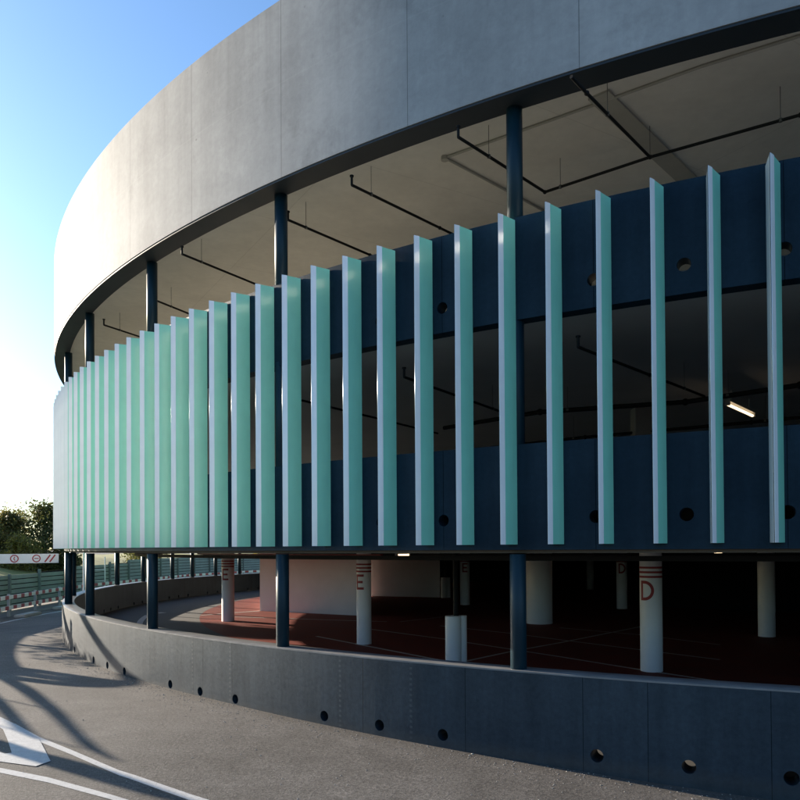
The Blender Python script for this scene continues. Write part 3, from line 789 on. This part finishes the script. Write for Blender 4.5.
# ------------------------------------------------------------------ trees
def leaf_tree(x, y, z0, h, w, mats, seed, label, n=5200, leaf=0.17, cat='tree', group='trees behind the fence', low=0.12):
    rr = random.Random(seed)
    e = empty('tree', (x, y, z0)); tag(e, label, cat, group)
    bm = bmesh.new()
    chain(bm, [((0, 0, -.3), .05 * h ** .8), ((.05, .02, h * .25), .035 * h ** .8), ((-.04 * h * .3, .1, h * .55), .02 * h ** .8), ((.1, 0, h * .85), .01 * h)], 8)
    blobs = []
    for i in range(16):
        a = rr.uniform(0, 2 * math.pi); zz = rr.uniform(low, .92); rad = w * .5 * math.sin(math.pi * min(.97, max(.08, zz * .85 + .12))) * rr.uniform(.35, .95)
        c = Vector((rad * math.cos(a), rad * math.sin(a), zz * h)); s = w * rr.uniform(.13, .26)
        blobs.append((c, s))
        if i < 9: chain(bm, [((0, 0, h * .25 * rr.uniform(.8, 1.6)), .016 * h), (c * .6 + Vector((0, 0, h * .12)), .009 * h), (c, .003 * h)], 6)
    blobs.append((Vector((0, 0, h * .9)), w * .16))
    obj('trunk', bm, MAT['bark'], e, True)
    verts, faces, tone = [], [], []
    for i in range(n):
        c, s = rr.choice(blobs)
        d = Vector((rr.gauss(0, 1), rr.gauss(0, 1), rr.gauss(0, 1))).normalized()
        p = c + d * s * rr.uniform(.25, 1.12) ** .6
        if rr.random() < .06: p = c + d * s * rr.uniform(1.1, 1.45)
        l = leaf * rr.uniform(.6, 1.5)
        u = Vector((rr.gauss(0, 1), rr.gauss(0, 1), rr.gauss(0, 1))).normalized(); v = u.orthogonal().normalized()
        v = (Matrix.Rotation(rr.uniform(0, 6.28), 3, u) @ v); q = u.cross(v)
        b0 = len(verts)
        verts += [p - v * l, p + q * l * .45, p + v * l, p - q * l * .45]
        faces.append((b0, b0 + 1, b0 + 2, b0 + 3)); t = min(1, max(0, rr.gauss(.45, .28))); tone += [t] * 4
    me = bpy.data.meshes.new('crown'); me.from_pydata(verts, [], faces)
    ca = me.color_attributes.new('tone', 'BYTE_COLOR', 'CORNER')
    for i, t in enumerate(tone): ca.data[i].color = (t, t, t, 1)
    link('crown', me, MAT[mats], e)
leaf_tree(-40.0, 64, 1.6, 5.6, 7.0, 'leaf_a', 1, 'tall dark tree cut by the left frame edge', 11000, .13)
leaf_tree(-34.6, 65, 1.6, 4.0, 6.0, 'leaf_b', 2, 'olive-leaved round tree between the dark tree and the fins', 10000, .12)
leaf_tree(-30.7, 64, 1.4, 5.0, 6.0, 'leaf_a', 3, 'dark leafy tree touching the left edge of the fins', 11000, .12)
leaf_tree(-29.2, 57, 1.15, 2.4, 3.2, 'leaf_c', 4, 'low yellow-green bush just above the height-limit bar', 5000, .10, 'bush', low=.05)
leaf_tree(-27.6, 60, .95, 2.6, 4.0, 'leaf_a', 5, 'dark low bush behind the tip of the height-limit bar', 6000, .11, 'bush', low=.05)
leaf_tree(-33.0, 60, 1.55, 2.6, 4.5, 'leaf_b', 7, 'olive low bush behind the height-limit bar at the frame edge', 6000, .11, 'bush', low=.05)
leaf_tree(-43.0, 66, 1.3, 7.0, 8.0, 'leaf_a', 6, 'dark tree standing beyond the left edge of the frame')
leaf_tree(-24.0, 74, 0.2, 3.6, 6.0, 'leaf_a', 8, 'dark bush seen under the fins between the leftmost navy columns', 5000, .13, 'bush', low=.05)
leaf_tree(-15.0, 95, 0.1, 4.0, 9.0, 'leaf_b', 9, 'olive bush seen under the fins beyond the far fence', 5000, .16, 'bush', low=.05)

leaf_tree(-28.1, 39.3, .4, 8.6, 4.2, 'leaf_b', 12, 'slim leafy tree just beyond the left edge of the frame', 9000, .14, low=.4)

# big bare tree left of the frame: only its shadow lies in the picture
sv = Vector((-math.sin(SUN_AZ), math.cos(SUN_AZ), 0)); pv = Vector((math.cos(SUN_AZ), math.sin(SUN_AZ), 0))
TE = math.tan(SUN_EL); S0 = 1.826 * 10 + 10.5
base = pv * 10.0 + sv * S0
bt = empty('bare_tree', (base.x, base.y, 0)); tag(bt, 'thick-limbed leafless tree whose long shadow lies across the tarmac', 'tree')
def W(w, z, ds=0.0):
    d = 1.826 * w + 10.5 + ds
    return pv * w + sv * d + Vector((0, 0, z + (d - 36.0) * TE)) - bt.location
limbs = dict(
    A=[(9.25, 4.5, .22), (9.24, 4.72, .2), (9.25, 5.0, .19), (9.34, 5.36, .17), (9.52, 5.6, .14), (9.8, 5.65, .10), (10.16, 5.54, .09), (10.38, 5.50, .13), (10.78, 5.57, .125), (11.42, 5.76, .135), (12.2, 6.0, .08)],
    G=[(9.2, 4.6, .2), (8.92, 4.78, .18), (8.86, 5.05, .17), (8.98, 5.38, .16), (9.3, 5.6, .12), (9.6, 5.66, .06)],
    H=[(9.3, 4.55, .2), (9.58, 4.78, .17), (9.62, 5.1, .16), (9.66, 5.4, .14), (9.78, 5.6, .06)],
    B=[(9.0, 4.8, .14), (8.76, 4.96, .10), (8.26, 5.36, .095), (7.67, 5.76, .08), (7.26, 6.02, .07), (6.69, 6.35, .055), (6.30, 6.59, .055), (6.08, 6.80, .02)],
    C=[(8.6, 4.75, .10), (7.9, 5.16, .075), (7.26, 5.59, .068), (6.74, 5.92, .068), (6.31, 6.19, .062), (6.14, 6.36, .02)],
    D=[(5.85, 5.7, .15), (5.68, 6.30, .16), (5.64, 6.45, .15), (5.64, 6.59, .17), (5.62, 6.78, .18), (5.57, 6.97, .155), (5.54, 7.14, .12), (5.57, 7.28, .04)],
    E=[(9.2, 4.75, .3), (9.79, 4.54, .13), (11.04, 3.99, .085), (12.62, 3.40, .085), (14.77, 2.76, .09), (17.26, 2.12, .09), (19, 1.8, .05)],
    F=[(9.4, 4.4, .3), (10.4, 4.0, .16), (11.61, 3.64, .135), (13.50, 3.00, .095), (16.35, 2.09, .07), (18.65, 1.60, .05)])
bm = bmesh.new()
chain(bm, [(W(10.1, 1.4), .5), (W(10.0, 2.1), .42), (W(9.9, 2.9), .36), (W(9.8, 3.5), .32), (W(9.6, 4.1), .28), (W(9.3, 4.6), .3), (W(9.2, 4.85), .3)], 14)
obj('trunk', bm, MAT['bark'], bt, True)
def spl(pts, k=4):
    out = []
    for i in range(len(pts) - 1):
        p0 = pts[max(0, i - 1)]; p1 = pts[i]; p2 = pts[i + 1]; p3 = pts[min(len(pts) - 1, i + 2)]
        for s in range(k):
            t = s / k
            out.append(tuple(.5 * (2 * b + (c - a) * t + (2 * a - 5 * b + 4 * c - d) * t * t + (-a + 3 * b - 3 * c + d) * t ** 3) for a, b, c, d in zip(p0, p1, p2, p3)))
    out.append(pts[-1]); return out
for kx, (n_, pts) in enumerate(limbs.items()):
    pp = spl(pts); bm = bmesh.new(); N = len(pp)
    chain(bm, [(W(w_, z_, (kx - 2.5) * .25 * i / N), max(.02, r_)) for i, (w_, z_, r_) in enumerate(pp)], 12)
    obj('limb', bm, MAT['bark'], bt, True)
bm = bmesh.new(); chain(bm, [(W(5.85, 5.75), .15), (W(6.6, 4.7), .17), (W(9.3, 3.9), .22)], 10); obj('limb', bm, MAT['bark'], bt, True)
for tw in ([(7.55, 5.3, .02), (7.47, 5.50, .02), (7.43, 5.83, .018)], [(6.33, 5.9, .016), (6.27, 6.17, .016), (6.24, 6.31, .015), (6.20, 6.58, .014)]):
    bm = bmesh.new(); chain(bm, [(W(w_, z_), r_) for w_, z_, r_ in tw], 6); obj('twig', bm, MAT['bark'], bt)
rr = random.Random(21); verts, faces, tone = [], [], []
for c, s, n in (((12.2, 4.1), .5, 240), ((11.3, 4.6), .35, 130), ((13.4, 3.9), .6, 220), ((15.2, 3.2), .7, 200), ((10.9, 4.95), .2, 50), ((17, 2.9), .9, 200)):
    for i in range(n):
        p = W(c[0] + rr.gauss(0, s), c[1] + rr.gauss(0, s * .28), rr.gauss(0, .8)); l = rr.uniform(.05, .12)
        u = Vector((rr.gauss(0, 1), rr.gauss(0, 1), rr.gauss(0, 1))).normalized(); v = u.orthogonal().normalized(); q = u.cross(v); b0 = len(verts)
        verts += [p - v * l, p + q * l * .5, p + v * l, p - q * l * .5]; faces.append((b0, b0 + 1, b0 + 2, b0 + 3)); tone += [rr.random()] * 4
me = bpy.data.meshes.new('foliage'); me.from_pydata(verts, [], faces)
ca = me.color_attributes.new('tone', 'BYTE_COLOR', 'CORNER')
for i, t in enumerate(tone): ca.data[i].color = (t, t, t, 1)
link('foliage', me, MAT['leaf_b'], bt)

# light stone chips and grit gathered along the foot of the wall
rr = random.Random(5); bm = bmesh.new()
for i in range(1500):
    t = rr.uniform(-150, -104); r = 29.77 + abs(rr.gauss(0, .35)) + (rr.random() < .25) * rr.uniform(0, 3.5)
    p = P(r, t); k = rr.uniform(.003, .009) * (1.7 if rr.random() < .06 else 1)
    m = Matrix.Translation((p.x, p.y, gz(p.x, p.y) + k * .4)) @ Matrix.Rotation(rr.uniform(0, 6), 4, 'Z') @ Matrix.Diagonal((k * rr.uniform(.8, 1.6), k, k * .7, 1))
    bmesh.ops.create_icosphere(bm, subdivisions=1, radius=1, matrix=m)
chips = obj('stone_chips', bm, MAT['chip']); tag(chips, 'pale stone chips and grit scattered along the foot of the wall', 'grit', kind='stuff')
